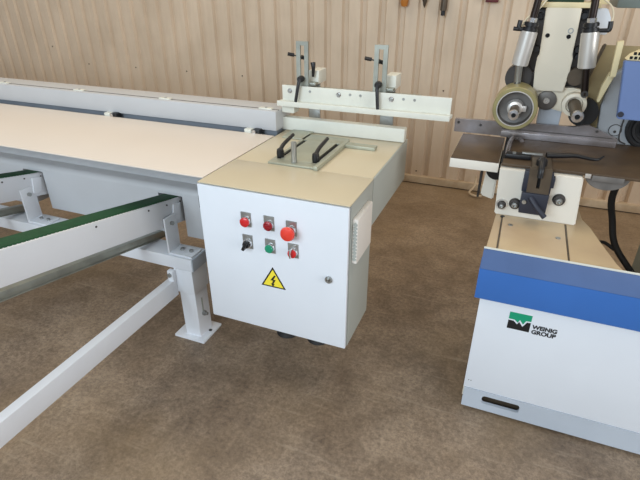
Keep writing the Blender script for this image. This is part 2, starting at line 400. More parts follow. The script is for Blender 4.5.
b = MB(); b.tube([(-0.918, 2.185, 1.262), (-0.914, 2.18, 1.24), (-0.918, 2.185, 1.20)], lambda u: 0.012 - 0.006 * u, 12); obj('grip', b, m_black, st)

# ---- clamp plate
cp = thing('clamping_plate', 'grey steel clamping plate with pin and two black levers on cream table', 'clamp', (-0.80, 1.85, 0.94))
b = MB()
zt0, zt1 = 0.9405, 0.9485
def quad(x0, x1, y0, y1): b.box(x0, x1, y0, y1, zt0, zt1, 0.001)
quad(-0.905, -0.700, 1.672, 1.725); quad(-0.905, -0.893, 1.725, 2.10); quad(-0.873, -0.733, 1.725, 2.01); quad(-0.713, -0.700, 1.725, 2.01); quad(-0.905, -0.700, 2.01, 2.10)
quad(-1.01, -0.905, 2.02, 2.15)
obj('base_plate', b, m_greyplate, cp, 'slotted grey plate')
b = MB(); b.box(-0.700, -0.682, 1.66, 2.05, 0.9405, 0.958, 0.002); b.box(-0.700, -0.545, 1.985, 2.03, 0.9405, 0.955, 0.002)
obj('edge_bar', b, m_greyplate, cp)
for sx in (-0.883, -0.723):
    b = MB(); b.box(sx - 0.0095, sx + 0.0095, 1.726, 2.009, 0.9402, 0.9420); obj('slot', b, m_inside, cp)
    lever((sx, 1.745, 0.965), (sx + 0.000, 1.875, 1.002), cp, (0, -0.1, 1), 0.0155, hublen=0.040)
b = MB(); b.cyl((-0.80, 1.70, 0.948), (-0.80, 1.70, 1.035), 0.0115, None, 20, 0.002); obj('pin', b, m_steel, cp)

# ================================================================ control cabinet
cb = thing('control_cabinet', 'pale grey electrical control cabinet with buttons and yellow warning triangle', 'cabinet', (-0.757, 1.53, 0.33))
b = MB(); b.box(-1.056, -0.4555, 1.412, 1.668, 0.333, 0.936, 0.003)
obj('cabinet_body', b, m_side, cb, 'grey side walls')
b = MB(); b.box(-1.056, -0.4555, 1.395, 1.6695, 0.936, 0.9405, 0.0015)
obj('top_cover', b, m_cream, cb, 'cream top')
b = MB(); b.box(-1.058, -0.458, 1.392, 1.408, 0.331, 0.932, 0.004)
door = obj('cabinet_door', b, m_door, cb, 'flat pale blue-grey door')
FY = 1.392
b = MB(); b.cyl((-0.527, FY, 0.638), (-0.527, FY - 0.010, 0.638), 0.014, None, 20, 0.002); b.box(-0.530, -0.524, FY - 0.014, FY - 0.009, 0.630, 0.646)
lk = obj('lock', b, m_steel, cb, 'round metal lock')
b = MB(); b.cyl((-0.527, FY - 0.0095, 0.638), (-0.527, FY - 0.0115, 0.638), 0.006, None, 12); obj('keyhole', b, m_black, lk)
for hz in (0.83, 0.40):
    b = MB(); b.cyl((-1.061, 1.405, hz), (-1.061, 1.405, hz + 0.05), 0.006, None, 12); obj('hinge', b, m_dark, cb)
def button(bx, bz, kind):
    b = MB(); b.box(bx - 0.021, bx + 0.021, FY - 0.003, FY + 0.001, bz - 0.022, bz + 0.036, 0.001)
    p = obj('label_plate', b, m_steel, cb, 'silver legend plate')
    b = MB(); b.lathe((bx, FY - 0.002, bz), (0, -1, 0), [(0, 0), (0.0195, 0), (0.0195, 0.004), (0.0175, 0.010), (0, 0.010)], 28); obj('bezel', b, m_chrome, p)
    if kind == 'red': 
        b = MB(); b.lathe((bx, FY - 0.01, bz), (0, -1, 0), [(0, 0), (0.0185, 0), (0.0185, 0.008), (0.014, 0.0105), (0, 0.012)], 28); obj('push_button', b, m_redp, p, 'round red lamp button')
    if kind == 'lens':
        b = MB(); b.lathe((bx, FY - 0.01, bz), (0, -1, 0), [(0, 0), (0.0185, 0), (0.0180, 0.006), (0.0135, 0.009), (0.012, 0.006), (0, 0.006)], 28); b.box(bx - 0.014, bx + 0.014, FY - 0.022, FY - 0.012, bz - 0.004, bz + 0.004, 0.002); obj('push_button', b, m_redd, p, 'dark red selector button')
    if kind == 'mushroom':
        b = MB(); b.lathe((bx, FY - 0.008, bz), (0, -1, 0), [(0, 0), (0.013, 0), (0.013, 0.018), (0.026, 0.022), (0.0275, 0.028), (0.024, 0.036), (0.012, 0.040), (0, 0.041)], 36); obj('emergency_stop', b, m_redo, p, 'large orange-red mushroom button')
    if kind == 'knob':
        b = MB(); b.lathe((bx, FY - 0.01, bz), (0, -1, 0), [(0, 0), (0.015, 0), (0.013, 0.012), (0, 0.013)], 24)
        mt = Matrix.Translation((bx, FY - 0.022, bz)) @ Matrix.Rotation(math.radians(25), 4, 'Y'); b.box(-0.006, 0.006, -0.012, 0.008, -0.020, 0.016, 0.002, mt)
        obj('rotary_switch', b, m_black, p, 'black rotary knob')
    if kind == 'green':
        b = MB(); b.lathe((bx, FY - 0.01, bz), (0, -1, 0), [(0, 0), (0.0165, 0), (0.0165, 0.006), (0.014, 0.009), (0, 0.010)], 28); obj('push_button', b, m_greenb, p, 'green button')
    if kind == 'key':
        b = MB(); b.lathe((bx, FY - 0.01, bz), (0, -1, 0), [(0, 0), (0.0165, 0), (0.0165, 0.008), (0.011, 0.010), (0, 0.010)], 28); obj('key_switch', b, m_redp, p, 'red ringed key switch')
        b = MB(); b.box(bx - 0.003, bx + 0.003, FY - 0.034, FY - 0.018, bz - 0.010, bz + 0.022, 0.001); obj('key', b, m_chrome, p)
button(-0.856, 0.815, 'red'); button(-0.761, 0.816, 'lens'); button(-0.672, 0.812, 'mushroom')
button(-0.856, 0.722, 'knob'); button(-0.761, 0.722, 'green'); button(-0.667, 0.722, 'key')
# warning triangle
def tri(s, y, cz): h = s * math.sqrt(3) / 2; return [(-0.757 - s / 2, y, cz - h / 3), (-0.757 + s / 2, y, cz - h / 3), (-0.757, y, cz + 2 * h / 3)]
b = MB(); b.prism(tri(0.106, FY + 0.0005, 0.576), (0, -0.0012, 0)); ws = obj('warning_sign', b, m_print, cb, 'yellow triangle with black lightning bolt')
b = MB(); b.prism(tri(0.086, FY - 0.0007, 0.576), (0, -0.0006, 0)); obj('yellow_field', b, m_yellow, ws)
b = MB(); c0 = (-0.757, FY - 0.0013, 0.574)
bolt = [(0.006, 0.028), (-0.012, 0.002), (-0.001, 0.003), (-0.005, -0.012), (-0.010, -0.010), (-0.002, -0.026), (0.006, -0.012), (0.001, -0.013), (0.011, 0.008), (0.001, 0.007), (0.012, 0.026)]
b.prism([(c0[0] + p, c0[1], c0[2] + q) for p, q in bolt], (0, -0.0006, 0)); obj('lightning_bolt', b, m_print, ws)
# side vent
b = MB(); b.box(-0.456, -0.434, 1.425, 1.60, 0.703, 0.880, 0.006)
vt = obj('vent_cover', b, m_vent, cb, 'square off-white louvred vent')
for vy0, vy1 in ((1.4215, 1.4265), (1.5985, 1.6035)):
    b = MB(); b.box(-0.447, -0.441, vy0 + 0.001, vy1 - 0.001, 0.716, 0.868)
    for k in range(11):
        z = 0.718 + k * 0.0138; b.box(-0.451, -0.437, vy0, vy1, z, z + 0.0070)
    obj('louvre_row', b, m_side, vt)

# ================================================================ support frame (post, cross beam, brace)
sf = thing('support_frame', 'white steel support frame with bolted post and cross beam left of control cabinet', 'frame', (-1.36, 1.60, 0))
b = MB(); b.box(-1.415, -1.240, 1.527, 1.690, 0.0, 0.013, 0.003); fp = obj('foot_plate', b, m_white, sf)
b = MB(); b.cyl((-1.262, 1.62, 0.013), (-1.262, 1.62, 0.0145), 0.009, None, 14); obj('bolt_hole', b, m_dark, fp)
b = MB(); b.box(-1.362, -1.275, 1.555, 1.655, 0.012, 0.29, 0.004); obj('lower_post', b, m_white, sf)
b = MB(); b.box(-1.275, -1.2735, 1.595, 1.605, 0.135, 0.225, 0.0); sl = obj('adjustment_slot', b, m_side, sf)
b = MB(); b.cyl((-1.2735, 1.60, 0.135), (-1.262, 1.60, 0.135), 0.014, None, 6); b.cyl((-1.264, 1.60, 0.135), (-1.250, 1.60, 0.135), 0.008, None, 12); obj('bolt', b, m_steel, sl)
b = MB(); b.box(-1.370, -1.267, 1.545, 1.665, 0.275, 0.405, 0.004); obj('upper_post', b, m_white, sf)
b = MB(); b.box(-3.6, -1.262, 1.545, 1.665, 0.405, 0.470, 0.004); obj('cross_beam', b, m_white, sf)
b = MB(); b.box(-1.262, -1.258, 1.548, 1.662, 0.405, 0.468, 0.001); obj('end_cap', b, m_skirt, sf)
b = MB(); b.box(-1.402, -1.361, -0.7, 1.545, 0.258, 0.346, 0.003); obj('brace_beam', b, m_white, sf, 'long horizontal brace beam running forward along the floor')
b = MB(); b.box(-1.390, -1.358, 1.52, 1.546, 0.340, 0.400, 0.004); tb = obj('brace_tab', b, m_white, sf)
b = MB(); b.cyl((-1.374, 1.521, 0.380), (-1.374, 1.510, 0.380), 0.011, None, 6); obj('bolt', b, m_steel, tb)
# far end supports of the frame (out of the picture on the left)
b = MB(); b.box(-3.55, -3.46, 1.555, 1.655, 0.0, 0.405, 0.004); obj('far_post', b, m_white, sf)
b = MB(); b.box(-1.43, -1.34, -0.70, -0.62, 0.0, 0.346, 0.004); obj('front_post', b, m_white, sf)
def bracket(x0):
    # L bracket : foot on the beam, upright plate against the rail side
    b = MB(); z = 0.470; b.box(x0, x0 + 0.125, 1.556, 1.640, z, z + 0.010, 0.003)
    b.box(x0 - 0.004, x0 + 0.006, 1.556, 1.640, z, z + 0.18, 0.003)
    o = obj('angle_bracket', b, m_white, sf)
    for dx in (0.045, 0.095):
        b = MB(); b.cyl((x0 + dx, 1.60, z + 0.010), (x0 + dx, 1.60, z + 0.020), 0.010, None, 6); obj('bolt', b, m_steel, o)
    b = MB(); b.cyl((x0 + 0.006, 1.598, z + 0.145), (x0 + 0.016, 1.598, z + 0.145), 0.011, None, 6); obj('bolt', b, m_steel, o)
bracket(-1.390); bracket(-2.290)

# ================================================================ belt decks (sloping down to the table)
A = math.radians(11.0)
def deck(x0, x1, label):
    # local frame: origin at top right end (x1,1.65,.735), t toward camera
    o = Vector((0, 1.84, 0.697 - 0.127 * math.tan(A)))
    Rm = Matrix.Translation(o) @ Matrix.Rotation(-A, 4, 'X')
    T = thing('belt_conveyor', label, 'conveyor', ((x0 + x1) / 2, 0.9, 0.6), 'green belt conveyor rails')
    L_ = 2.6
    b = MB(); b.box(x0 + 0.004, x1, -L_, -0.022, -0.122, 0.0, 0.003, Rm); obj('rail', b, m_white, T, 'white box rail')
    b = MB(); b.box(x0, x1 - 0.014, -L_, 0.0, -0.004, 0.004, 0.001, Rm)
    # toothed edge of the belt
    k = 0
    while k * 0.016 < L_ - 0.1 and k < 95:
        y = -0.20 - k * 0.016; b.box(x1 - 0.0145, x1 - 0.009, y - 0.005, y + 0.005, -0.003, 0.003, 0.0, Rm); k += 1
    obj('belt', b, m_green, T, 'green toothed belt')
    b = MB(); b.box(x1 - 0.001, x1 + 0.008, -0.200, -0.150, -0.105, -0.020, 0.004, Rm); obj('end_cover', b, m_white, T)
    for yy, zz in ((-0.24, -0.018), (-0.36, -0.018), (-0.145, -0.018), (-0.65, -0.018)):
        b = MB(); b.cyl(Rm @ Vector((x1 - 0.001, yy, zz)), Rm @ Vector((x1 + 0.003, yy, zz)), 0.004, None, 10); obj('screw', b, m_dark, T)
    b = MB(); b.box((x0 + x1) / 2 - 0.03, (x0 + x1) / 2 + 0.03, -0.70, -0.62, 0.0, 1.08, 0.003); obj('support_leg', b, m_white, T)
    return T
deck(-1.489, -1.397, 'green topped belt rail on sloping white beam nearer the control cabinet')
deck(-2.379, -2.287, 'green topped belt rail on sloping white beam at left edge, farther from cabinet')
# galvanised bars beneath the belts
def galv(x0, label):
    Rm = Matrix.Translation(Vector((0, 1.69, 0.466))) @ Matrix.Rotation(-math.radians(10.8), 4, 'X')
    b = MB(); b.box(x0 - 0.003, x0, -2.5, 0.04, 0.0, 0.034, 0.001, Rm); b.box(x0 - 0.035, x0 - 0.003, -2.5, 0.04, 0.030, 0.034, 0.001, Rm); b.box(x0 - 0.035, x0 + 0.006, -2.5, 0.04, 0.0, 0.004, 0.001, Rm)
    tag(obj('galvanized_channel', b, m_zinc, origin=(x0, 1.2, 0.6)), label, 'rail', 'galvanized channels under the belts')
galv(-1.53, 'grey galvanized channel sloping under the belt rail nearer the cabinet')
galv(-2.42, 'grey galvanized channel sloping under the farther belt rail at left edge')
b = MB(); b.tube([(-1.235, 1.72, 0.55), (-1.225, 1.70, 0.46), (-1.215, 1.70, 0.36), (-1.195, 1.71, 0.24), (-1.17, 1.74, 0.14), (-1.13, 1.80, 0.02), (-1.08, 1.86, 0.012)], 0.010)
tag(obj('power_cable', b, m_rubber, origin=(-1.16, 1.7, 0.01)), 'black cable dropping beside white post behind control cabinet', 'cable')

# ================================================================ machine base
mb_ = thing('woodworking_machine', 'white machine body with blue band and beige deck on the right', 'machine', (0.5, 1.7, 0))
XR = 1.5
# front shell with forklift slot in the skirt
b = MB(); b.box(-0.004, XR, 1.600, 1.650, 0.114, 0.575, 0.003); obj('front_panel', b, m_door, mb_, 'flat white front panel')
b = MB()
sx0, sx1, sz0, sz1 = 0.076, 0.222, 0.050, 0.092
rr_ = 0.012; inner = []
for cx_, cz_, a0 in ((sx1 - rr_, sz0 + rr_, -90), (sx1 - rr_, sz1 - rr_, 0), (sx0 + rr_, sz1 - rr_, 90), (sx0 + rr_, sz0 + rr_, 180)):
    for k in range(6): a = math.radians(a0 + 18 * k); inner.append((cx_ + rr_ * math.cos(a), cz_ + rr_ * math.sin(a)))
b.holed([(0.0, 0.014), (XR, 0.014), (XR, 0.113), (0.0, 0.113)], inner, 1.597, 0.015)
sk = obj('skirt', b, m_skirt, mb_, 'light grey skirt with oval slot')
b = MB(); b.box(sx0 - 0.02, sx1 + 0.02, 1.635, 1.65, sz0 - 0.02, sz1 + 0.018); obj('slot_recess', b, m_brownst, sk)
b = MB(); b.box(0.05, XR - 0.05, 1.62, 1.645, 0.0, 0.02); obj('floor_strip', b, m_rubber, mb_)
# blue band, sloped face above
P = [(1.655, 0.575), (1.570, 0.575), (1.568, 0.580), (1.568, 0.700), (1.655, 0.700)]
b = MB(); b.prism([(-0.024, y, z) for y, z in P], (XR + 0.03, 0, 0)); obj('blue_band', b, m_blue, mb_, 'bright blue band')
P = [(1.628, 0.701), (1.568, 0.701), (1.620, 0.752), (1.624, 0.755), (1.628, 0.755)]
b = MB(); b.prism([(-0.022, y, z) for y, z in P], (XR + 0.028, 0, 0)); obj('sloped_band', b, m_slope, mb_, 'grey-blue sloping band')
b = MB(); b.box(-0.022, XR, 1.622, 1.628, 0.754, 0.760, 0.001); obj('edge_strip', b, m_stop, mb_)
# body under the deck following the deck outline
dk = [(-0.004, 1.652), (0.42, 1.652), (0.405, 1.68), (0.385, 1.765), (0.365, 1.85), (0.345, 1.945), (0.32, 2.02), (0.30, 2.30), (0.0, 2.30), (-0.002, 1.95)]
b = MB(); b.prism([(x, y, 0.02) for x, y in dk], (0, 0, 0.727)); obj('base_body', b, m_beige, mb_)
dk2 = [(-0.016, 1.629), (0.425, 1.629)] + dk[2:-1] + [(-0.004, 1.95)]
b = MB(); b.prism([(x, y, 0.747) for x, y in dk2], (0, 0, 0.005)); obj('deck_plate', b, m_deck, mb_, 'worn beige deck plate')
b = MB(); b.prism([(0.026, 1.634, 0.7525), (0.252, 1.634, 0.7525), (0.250, 1.940, 0.7525), (0.024, 1.940, 0.7525)], (0, 0, 0.003)); cvp = obj('cover_plate', b, m_deck, mb_)
b = MB(); b.box(0.018, 0.024, 1.634, 1.94, 0.7518, 0.7535); obj('seam', b, m_brownst, cvp)
b = MB(); b.box(0.2525, 0.259, 1.634, 1.94, 0.7518, 0.7535); obj('seam', b, m_brownst, cvp)
for px, py in ((0.055, 1.85), (0.225, 1.80)):
    b = MB(); b.cyl((px, py, 0.7555), (px, py, 0.758), 0.009, None, 14); obj('screw', b, m_steel, cvp)
b = MB(); b.cyl((0.022, 1.925, 0.7525), (0.022, 1.925, 0.756), 0.009, None, 14); obj('drain_hole', b, m_black, cvp)
# column
b = MB(); b.prism([(-0.012, 1.945, 0.7525), (0.291, 1.945, 0.7525), (0.276, 1.945, 0.948), (-0.022, 1.945, 0.948)], (0, 0.34, 0), 0.004)
obj('column', b, m_offw, mb_, 'white column block')
def knob(kx, kz, r, ring=None, lab=None):
    b = MB(); b.lathe((kx, 1.947, kz), (0, -1, 0), [(0, 0), (r, 0), (r, 0.008), (r * 0.86, 0.012), (r * 0.86, 0.020), (r * 0.5, 0.022), (0, 0.022)], 30)
    o = obj('adjusting_spindle', b, m_dark, mb_, lab)
    b = MB(); b.lathe((kx, 1.927, kz), (0, -1, 0), [(0, 0), (r * 0.55, 0), (r * 0.5, 0.012), (r * 0.28, 0.013), (r * 0.25, 0.006), (0, 0.006)], 20); obj('hex_socket', b, m_steel, o)
    if ring: b = MB(); b.lathe((kx, 1.946, kz), (0, -1, 0), [(r * 1.02, 0), (r * 1.4, 0), (r * 1.4, 0.006), (r * 1.02, 0.006)], 30); obj('ring', b, m_alu, o)
knob(0.010, 0.799, 0.0165, True); knob(0.058, 0.811, 0.022); knob(0.211, 0.852, 0.023)
# logo
LY = 1.600
def lp(pts, d=0.0010): return [(x, LY + 0.0003, z) for x, z in pts]
b = MB(); b.prism(lp([(0.108, 0.527), (0.185, 0.527), (0.185, 0.501), (0.168, 0.500), (0.160, 0.482), (0.147, 0.499), (0.141, 0.485), (0.129, 0.496), (0.108, 0.496)]), (0, -0.0012, 0))
lg = obj('logo_top', b, m_logog, mb_, 'green half of the square logo')
b = MB(); b.prism(lp([(0.108, 0.453), (0.185, 0.453), (0.185, 0.495), (0.172, 0.494), (0.160, 0.471), (0.146, 0.489), (0.140, 0.477), (0.126, 0.490), (0.108, 0.490)]), (0, -0.0012, 0))
obj('logo_bottom', b, m_print, mb_, 'black half of the square logo')
def text(s, x, z, size, m, parent, name):
    cu = bpy.data.curves.new('txt', 'FONT'); cu.body = s; cu.size = size; cu.extrude = 0.0005; cu.offset = 0.0010; cu.space_character = 1.0
    to = bpy.data.objects.new('txt', cu); COL.objects.link(to)
    dg = bpy.context.evaluated_depsgraph_get(); me = bpy.data.meshes.new_from_object(to.evaluated_get(dg))
    bpy.data.objects.remove(to); bpy.data.curves.remove(cu)
    o = bpy.data.objects.new(name, me); me.materials.clear(); me.materials.append(m)
    w = max(v.co.x for v in me.vertices)
    mt = Matrix.Translation(Vector((x, LY - 0.0006, z)) - wl(parent)) @ Matrix.Rotation(PI / 2, 4, 'X') @ Matrix.Diagonal((0.083 / w, 1, 1, 1))
    me.transform(mt); COL.objects.link(o); o.parent = parent; return o
text('WEINIG', 0.193, 0.473, 0.024, m_print, mb_, 'lettering')
text('GROUP', 0.193, 0.451, 0.024, m_print, mb_, 'lettering')
for hx in (0.012, 0.021):
    b = MB(); b.cyl((hx, 1.6005, 0.155), (hx, 1.599, 0.155), 0.002, None, 10); obj('rivet', b, m_dark, mb_)

# ================================================================ machine table
tb_ = thing('machine_table', 'brown worn cast iron machine table with white front edge on the column', 'table', (0.15, 2.15, 0.952))
b = MB(); b.box(-0.219, -0.028, 1.964, 2.344, 0.921, 0.959, 0.003)
obj('table_extension', b, m_offw, tb_, 'white painted infeed end')
b = MB(); b.box(-0.217, -0.030, 1.966, 2.343, 0.959, 0.962, 0.001); obj('extension_surface', b, m_castt, tb_, 'bare brown iron surface')
b = MB(); b.box(-0.020, 1.3, 1.965, 2.55, 0.952, 0.963, 0.002); obj('main_plate', b, m_castt, tb_, 'bare brown iron surface')
b = MB(); b.box(-0.018, -0.006, 2.03, 2.33, 0.9625, 0.9645); b.box(-0.006, 0.045, 2.335, 2.345, 0.9625, 0.964); b.box(-0.0235, -0.0165, 1.97, 2.37, 0.960, 0.9635); obj('table_gap', b, m_inside, tb_)
b = MB(); b.tube([(-0.005, 2.07, 0.966), (-0.004, 2.25, 0.966), (0.006, 2.325, 0.966), (0.03, 2.325, 0.966), (0.045, 2.29, 0.966)], 0.010, 10); obj('chip_lip', b, m_castf, tb_)
b = MB(); b.box(0.28, 0.30, 1.958, 1.966, 0.945, 0.961, 0.001); obj('corner_plate', b, m_alu, tb_)
b = MB(); b.box(0.305, 0.41, 1.958, 1.964, 0.938, 0.958, 0.001); obj('front_scale', b, m_rim, tb_)
# half round cutter cover under table
b = MB(); pts = [(0.360 + 0.076 * math.cos(PI + k * PI / 20), 1.99, 0.950 + 0.055 * math.sin(PI + k * PI / 20)) for k in range(21)]; b.prism(pts, (0, 0.05, 0), 0.002)
obj('chip_cover', b, m_rim, tb_, 'grey half-round cover under the table')
b = MB(); b.box(0.80, 1.25, 2.0, 2.5, 0.0, 0.951, 0.01); obj('pedestal', b, m_beige, tb_)
# front lever mechanism
sl_ = thing('slide_bracket', 'dark slotted slide bracket with black lever clamped on front of white column', 'bracket', (0.12, 1.95, 0.95))
b = MB(); zz = 0.966
b.box(0.090, 0.160, 1.903, 2.11, zz, zz + 0.012, 0.002)
b.holed([(0.088, 0.882), (0.166, 0.880), (0.162, zz + 0.016), (0.084, zz + 0.016)], [(0.118, 0.905), (0.130, 0.905), (0.128, 0.965), (0.116, 0.965)], 1.888, 0.014)
obj('slotted_slide', b, m_brownst, sl_, 'brown slotted plate')
b = MB(); b.box(0.110, 0.138, 1.902, 1.906, 0.895, 0.972); obj('slot', b, m_inside, sl_)
b = MB(); b.box(0.070, 0.172, 1.905, 1.942, 0.880, 0.962, 0.004); b.box(0.074, 0.170, 1.880, 1.942, 0.800, 0.885, 0.004); b.box(0.16, 0.18, 1.91, 1.942, 0.905, 0.945, 0.002); obj('bracket_body', b, m_navy, sl_, 'dark navy casting')
b = MB(); b.tube([(0.105, 1.874, 0.872), (0.135, 1.86, 0.838), (0.168, 1.852, 0.808)], 0.010, 12); ll = obj('lower_lever', b, m_navy, sl_)
b = MB(); b.cyl((0.087, 1.882, 0.850), (0.087, 1.870, 0.850), 0.008, None, 12); obj('bolt', b, m_steel, sl_)
b = MB(); b.lathe((0.123, 1.95, 0.978), (0, 0, 1), [(0, 0), (0.020, 0), (0.020, 0.02), (0.013, 0.026), (0, 0.03)], 20); b.tube([(0.123, 1.95, 1.0), (0.121, 1.91, 1.004), (0.122, 1.875, 0.985), (0.122, 1.868, 0.955)], 0.011, 12)
obj('clamp_knob', b, m_black, sl_)
b = MB(); b.box(-0.01, 0.085, 2.03, 2.075, 0.966, 0.982, 0.004); b.tube([(0.14, 2.06, 0.985), (0.20, 2.075, 0.986), (0.25, 2.085, 0.988), (0.32, 2.09, 0.980), (0.35, 2.125, 0.986)], lambda u: 0.012 - 0.0085 * u, 12); obj('hold_down_lever', b, m_black, sl_, 'long thin black lever')
b = MB(); b.box(0.05, 0.125, 2.045, 2.062, 0.984, 0.990, 0.001); b.cyl((0.02, 2.05, 0.982), (0.02, 2.05, 0.988), 0.008, None, 12); obj('lever_pin', b, m_steel, sl_)

# fence on machine
gf = thing('guide_fence', 'long ground steel guide fence with chamfered right end on machine table', 'fence', (0.1, 2.39, 0.962))
b = MB(); b.prism([(-0.262, 2.352, 0.965), (0.42, 2.352, 0.965), (0.421, 2.352, 1.000), (0.300, 2.352, 1.048), (0.282, 2.352, 1.046), (0.245, 2.352, 1.036), (-0.263, 2.352, 1.026)], (0, 0.022, 0), 0.001); obj('fence_plate', b, m_castf, gf)
b = MB(); b.box(-0.05, 0.418, 2.343, 2.353, 0.964, 0.990, 0.001); obj('lower_strip', b, m_castf, gf)
b = MB(); b.box(-0.05, 0.40, 2.3505, 2.3525, 1.000, 1.003); obj('groove', b, m_dark, gf)
for px, pz in ((-0.245, 1.010), (-0.145, 1.006), (0.335, 1.026)):
    b = MB(); b.cyl((px, 2.353, pz), (px, 2.349, pz), 0.006, None, 14); obj('screw', b, m_dark, gf)
b = MB(); b.box(0.0, 0.30, 2.375, 2.41, 0.964, 1.02, 0.002); obj('backing_block', b, m_dark, gf)

# ================================================================ feed head
fh = thing('feed_head', 'white feed head with two silver cylinders and rollers above the machine table', 'machine head', (0.1, 2.42, 1.0))
# backing castings
b = MB(); b.box(-0.01, 0.25, 2.42, 2.50, 1.10, 1.50, 0.006); obj('rear_casting', b, m_dark, fh, 'dark rear casting')
b = MB()
pl = [(0.036, 1.502), (0.168, 1.502), (0.1705, 1.400), (0.171, 1.325), (0.176, 1.318), (0.176, 1.26), (0.168, 1.178), (0.049, 1.175), (0.040, 1.26), (0.040, 1.312), (0.046, 1.32), (0.042, 1.40)]
b.prism([(x, 2.36, z) for x, z in pl], (0, 0.05, 0), 0.003); pf = obj('front_cover', b, m_beige, fh, 'pale cream cover plate')
for px, pz in ((0.062, 1.398), (0.142, 1.396)):
    b = MB(); b.cyl((px, 2.361, pz), (px, 2.357, pz), 0.0085, None, 16); obj('hole', b, m_inside, pf)
b = MB(); b.lathe((0.145, 2.36, 1.418), (0, -1, 0), [(0.007, 0), (0.011, 0), (0.011, 0.002), (0.007, 0.002)], 16); obj('ring_mark', b, m_steel, pf)
b = MB(); b.box(-0.005, 0.235, 2.36, 2.50, 1.502, 1.522, 0.003); b.box(0.20, 0.262, 2.40, 2.47, 1.515, 1.56, 0.004); obj('top_plate', b, m_palewood, fh, 'cream top plate')
b = MB(); b.box(0.03, 0.17, 2.37, 2.49, 1.522, 1.70, 0.004); obj('top_cover', b, m_darkgreen, fh, 'dark green cover')
b = MB(); b.prism([(0.210, 2.385, 1.501), (0.262, 2.385, 1.501), (0.282, 2.385, 1.465), (0.280, 2.385, 1.405), (0.210, 2.385, 1.405)], (0, 0.03, 0), 0.003); obj('side_cover', b, m_door, fh)
# dark bolts along both edges of casting
for px, pz in ((0.018, 1.468), (0.005, 1.372), (0.030, 1.34), (0.185, 1.472), (0.19, 1.345), (0.197, 1.318)):
    b = MB(); b.cyl((px, 2.42, pz), (px, 2.385, pz), 0.014, 0.012, 14); obj('bolt', b, m_black, fh)
# cylinders
def cylinder(top, bot, r, rod_bot, rod_top, ring, side):
    T = Vector(top); B = Vector(bot); d = (T - B).normalized()
    b = MB(); b.cyl(B, T, r, None, 32, 0.003); c = obj('air_cylinder', b, m_alu, fh, 'satin silver cylinder')
    b = MB(); b.cyl(T, T + d * 0.014, r * 0.9, None, 24, 0.003); b.cyl(T + d * 0.018, T + d * 0.034, r * 0.85, None, 24, 0.003); b.cyl(T + d * 0.010, T + d * 0.02, r * 0.6, None, 20); obj('cap', b, m_black, c)
    b = MB(); b.cyl(T + d * 0.034, T + d * 0.05, r * 0.5, None, 6); obj('nut', b, m_chrome, c)
    b = MB(); b.cyl(T + d * 0.05, Vector(rod_top), r * 0.42, None, 16); obj('upper_rod', b, m_darkrod, c)
    b = MB(); b.cyl(B, Vector(rod_bot), r * 0.42, None, 16); obj('piston_rod', b, m_steel if side < 0 else m_darkrod, c)
    b = MB(); b.lathe(Vector(rod_bot) + Vector((0, 0.014, 0)), (0, -1, 0), [(0.006, 0), (0.014, 0), (0.014, 0.028), (0.006, 0.028)], 18); obj('rod_eye', b, m_dark, c)
    p = T + d * 0.006
    b = MB(); b.tube([p + Vector((side * r * 0.7, -0.005, 0.0)), p + Vector((side * (r + 0.030), -0.005, 0.002))], 0.008, 12, 0)
    e = 0.026 if side > 0 else 0.006
    b.tube([p + Vector((side * (r + e), -0.005, 0.0)), p + Vector((side * (r + e + 0.004), -0.005, 0.010)), p + Vector((side * (r + e + 0.002), -0.003, 0.034))], 0.009, 12)
    obj('hose_fitting', b, m_black, c)
    return c
cylinder((-0.0105, 2.30, 1.417), (-0.0245, 2.30, 1.285), 0.0335, (-0.020, 2.31, 1.205), (0.008, 2.30, 1.60), True, -1)
cylinder((0.2125, 2.30, 1.421), (0.2285, 2.30, 1.288), 0.0335, (0.245, 2.30, 1.187), (0.200, 2.30, 1.60), True, 1)
b = MB(); b.tube([(0.05, 2.33, 1.56), (0.01, 2.31, 1.50), (-0.03, 2.31, 1.46), (-0.045, 2.31, 1.42)], 0.004, 8); obj('air_line', b, m_wire, fh)
b = MB(); b.tube([(0.235, 2.33, 1.535), (0.268, 2.34, 1.51), (0.282, 2.34, 1.475), (0.277, 2.33, 1.445)], 0.003, 8); obj('air_line', b, m_wire, fh)
# pivots behind the cylinders
b = MB(); b.cyl((-0.02, 2.42, 1.225), (-0.02, 2.35, 1.225), 0.055, None, 28, 0.004); b.box(-0.03, 0.06, 2.38, 2.44, 1.15, 1.25, 0.01); obj('pivot_hub', b, m_dark, fh)
b = MB(); b.cyl((0.205, 2.42, 1.24), (0.205, 2.36, 1.24), 0.035, None, 24, 0.003); obj('pivot_hub', b, m_brownst, fh)
# roller arms
b = MB()
b.prism([(0.045, 2.385, 1.185), (0.215, 2.385, 1.192), (0.268, 2.385, 1.175), (0.272, 2.385, 1.12), (0.215, 2.385, 1.085), (0.17, 2.385, 1.09), (0.09, 2.385, 1.11), (-0.01, 2.385, 1.10), (-0.02, 2.385, 1.16)], (0, 0.04, 0), 0.006)
obj('swing_arm', b, m_beige, fh, 'cream swing arm')
b = MB(); b.box(0.09, 0.185, 2.395, 2.43, 1.022, 1.105, 0.008); obj('arm_foot', b, m_skirt, fh, 'pale grey block below the arm')
b = MB(); b.lathe((0.112, 2.386, 1.134), (0, -1, 0), [(0, 0), (0.041, 0), (0.041, 0.010), (0.034, 0.014), (0, 0.014)], 30); hb = obj('centre_hub', b, m_rim, fh)
b = MB(); b.lathe((0.112, 2.374, 1.134), (0, -1, 0), [(0, 0), (0.014, 0), (0.012, 0.012), (0.006, 0.012), (0.005, 0.006), (0, 0.006)], 18); obj('hub_screw', b, m_alu, hb)
